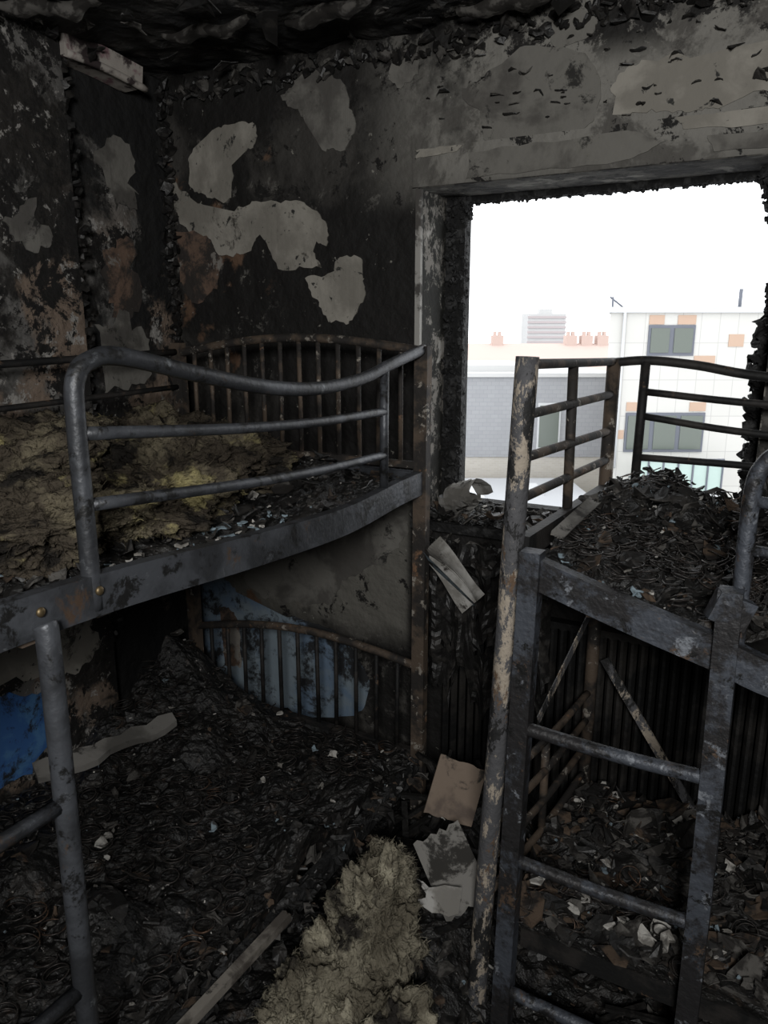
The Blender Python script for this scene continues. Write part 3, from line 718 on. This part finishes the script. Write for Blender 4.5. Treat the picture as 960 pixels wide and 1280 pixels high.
for (xa,xb_,za,zb_) in ((8.8,10.35,.80,1.80),(8.25,10.95,-2.45,-1.1),(8.25,10.95,-5.4,-4.1),(13.4,15.0,.8,1.8),(13.4,15.0,-2.2,-1.1)):
    box(bm, xa, xb_, Y0-.05, Y0+.2, za, zb_, 2)
    n = 2 if xb_-xa < 2 else 3
    for k in range(n):
        w = (xb_-xa)/n; box(bm, xa+k*w+.08, xa+(k+1)*w-.08, Y0-.08, Y0+.1, za+.1, zb_-.1, 1)
for (xa,xb_,za,zb_) in ((8.8,9.3,1.82,2.12),(9.75,10.35,1.82,2.12),(10.4,11.1,.45,.8),(8.25,8.8,-1.05,-.75),(10.4,10.95,-1.05,-.75),(11.5,12.0,1.1,1.5),(8.0,8.22,-2.0,-1.7)):
    box(bm, xa, xb_, Y0-.03, Y0+.1, za, zb_, 4)
tube(bm, [(7.95,Y0-.1,2.2),(7.95,Y0-.1,-3)], .05, mi=3)
tube(bm, [(12.2,Y0+1,2.3),(12.2,Y0+1,3.0)], .06, mi=2); tube(bm, [(7.55,Y0,2.2),(7.55,Y0,2.7)], .035, mi=2); tube(bm, [(7.55,Y0+.3,2.7),(8.2,Y0+1,2.4)], .03, mi=2)
box(bm, 8.2, 11.2, Y0-1.3, Y0, -3.75, -3.6, 3)
build = ext(bm, "panelled_apartment_building", [M_panel, M_glass, M_fr, M_white, M_orange])
bm = bmesh.new(); box(bm, 8.2,11.2,Y0-1.3,Y0-1.27,-3.55,-2.55); 
for i in range(7): box(bm, 8.2+i*.49, 8.25+i*.49, Y0-1.34,Y0-1.3,-3.6,-2.5,1)
box(bm, 8.2,11.2,Y0-1.34,Y0-1.26,-2.55,-2.48,1)
o = finish(bm, "glass_balcony", [M_bal, M_fr], build)
bm = bmesh.new()
box(bm, -4, 9.0, 30, 38, -3.3, -.15, 0); box(bm, -4, 9.0, 30.05, 38, -9, -3.3, 1); box(bm, -4.1, 9.1, 29.9, 38, -.15, .0, 2)
box(bm, 3.0, 5.8, 31, 36, 0, .25, 2)
box(bm, 6.05, 6.95, 29.93, 30.1, -3.0, -1.15, 4); box(bm, 6.12, 6.88, 29.90, 30.1, -2.9, -1.25, 3)
ext(bm, "grey_clad_building", [M_grey, M_buff, M_conc, M_glass, M_white])
bm = bmesh.new()
vs = [bm.verts.new(p) for p in [(-5,44,-1.3),(16,44,-1.3),(16,50,.75),(-5,50,.75),(-5,56,-1.3),(16,56,-1.3)]]
bm.faces.new(vs[:4]); bm.faces.new([vs[3],vs[2],vs[5],vs[4]])
box(bm, -5, 16, 44.3, 55.7, -9, -1.3, 1)
for x in (6.9,11.6,12.6,13.6):
    box(bm, x, x+.7, 49.6, 50.4, .3, 1.25, 0)
    for k in (0.1,.4): box(bm, x+k, x+k+.18, 49.8, 50.1, 1.25, 1.5, 0)
ext(bm, "terracotta_roofed_terrace", [M_redroof, M_buff])
bm = bmesh.new(); box(bm, 46, 58, 250, 262, -9, 6.2, 0)
for k in range(6): box(bm, 45.8, 58.2, 249.7, 250, -3+k*1.55, -2.35+k*1.55, 1)
box(bm, 50,54,252,256,6.2,7.6,0)
ext(bm, "tower_block", [M_conc, M_twr])
bm = bmesh.new(); box(bm, 1.0, 7.2, 22, 29.2, -4.3, -4.0, 0); box(bm, 1.2,7.0,22.3,29.0,-9,-4.3,1)
box(bm, 2.2, 3.4, 25, 27.5, -4.0, -3.85, 2); box(bm, 4.6, 5.6, 26, 27.5, -4.0, -3.85, 2)
ext(bm, "flat_roofed_annexe", [M_roofg, M_buff, M_white])
bm = bmesh.new(); box(bm, -120,160,6,400,-9.2,-9); ext(bm, "street_ground", [M_grnd])

# ------------------------------------------------------------------ light
w = bpy.data.worlds.new("overcast_sky"); scene.world = w; w.use_nodes = True
bg = w.node_tree.nodes["Background"]; bg.inputs[0].default_value = (.955,.978,1,1); bg.inputs[1].default_value = 2.2
def area(name, loc, target, size, energy, col):
    l = bpy.data.lights.new(name, 'AREA'); l.size = size; l.energy = energy; l.color = col
    o = bpy.data.objects.new(name, l); o.location = loc; scene.collection.objects.link(o)
    o.rotation_euler = (Vector(target)-Vector(loc)).to_track_quat('-Z','Y').to_euler()
area("fill_light", (.4,-.8,2.15), (-.8,2.0,2.1), .45, 56, (1,.995,.98))  # added fill lamp behind the camera; the back wall has no opening

# ------------------------------------------------------------------ camera
cam = bpy.data.cameras.new("camera"); co = bpy.data.objects.new("camera", cam); scene.collection.objects.link(co)
cam.sensor_fit = 'VERTICAL'; cam.sensor_height = 24; cam.lens = 24*950/1280
cam.clip_start = .02; cam.clip_end = 1000
co.location = (0,0,1.7); co.rotation_euler = (math.radians(90-13.6), 0, YAW)
scene.camera = co
scene.view_settings.view_transform = 'Standard'; scene.view_settings.look = 'None'
scene.view_settings.exposure = 0; scene.view_settings.gamma = 1
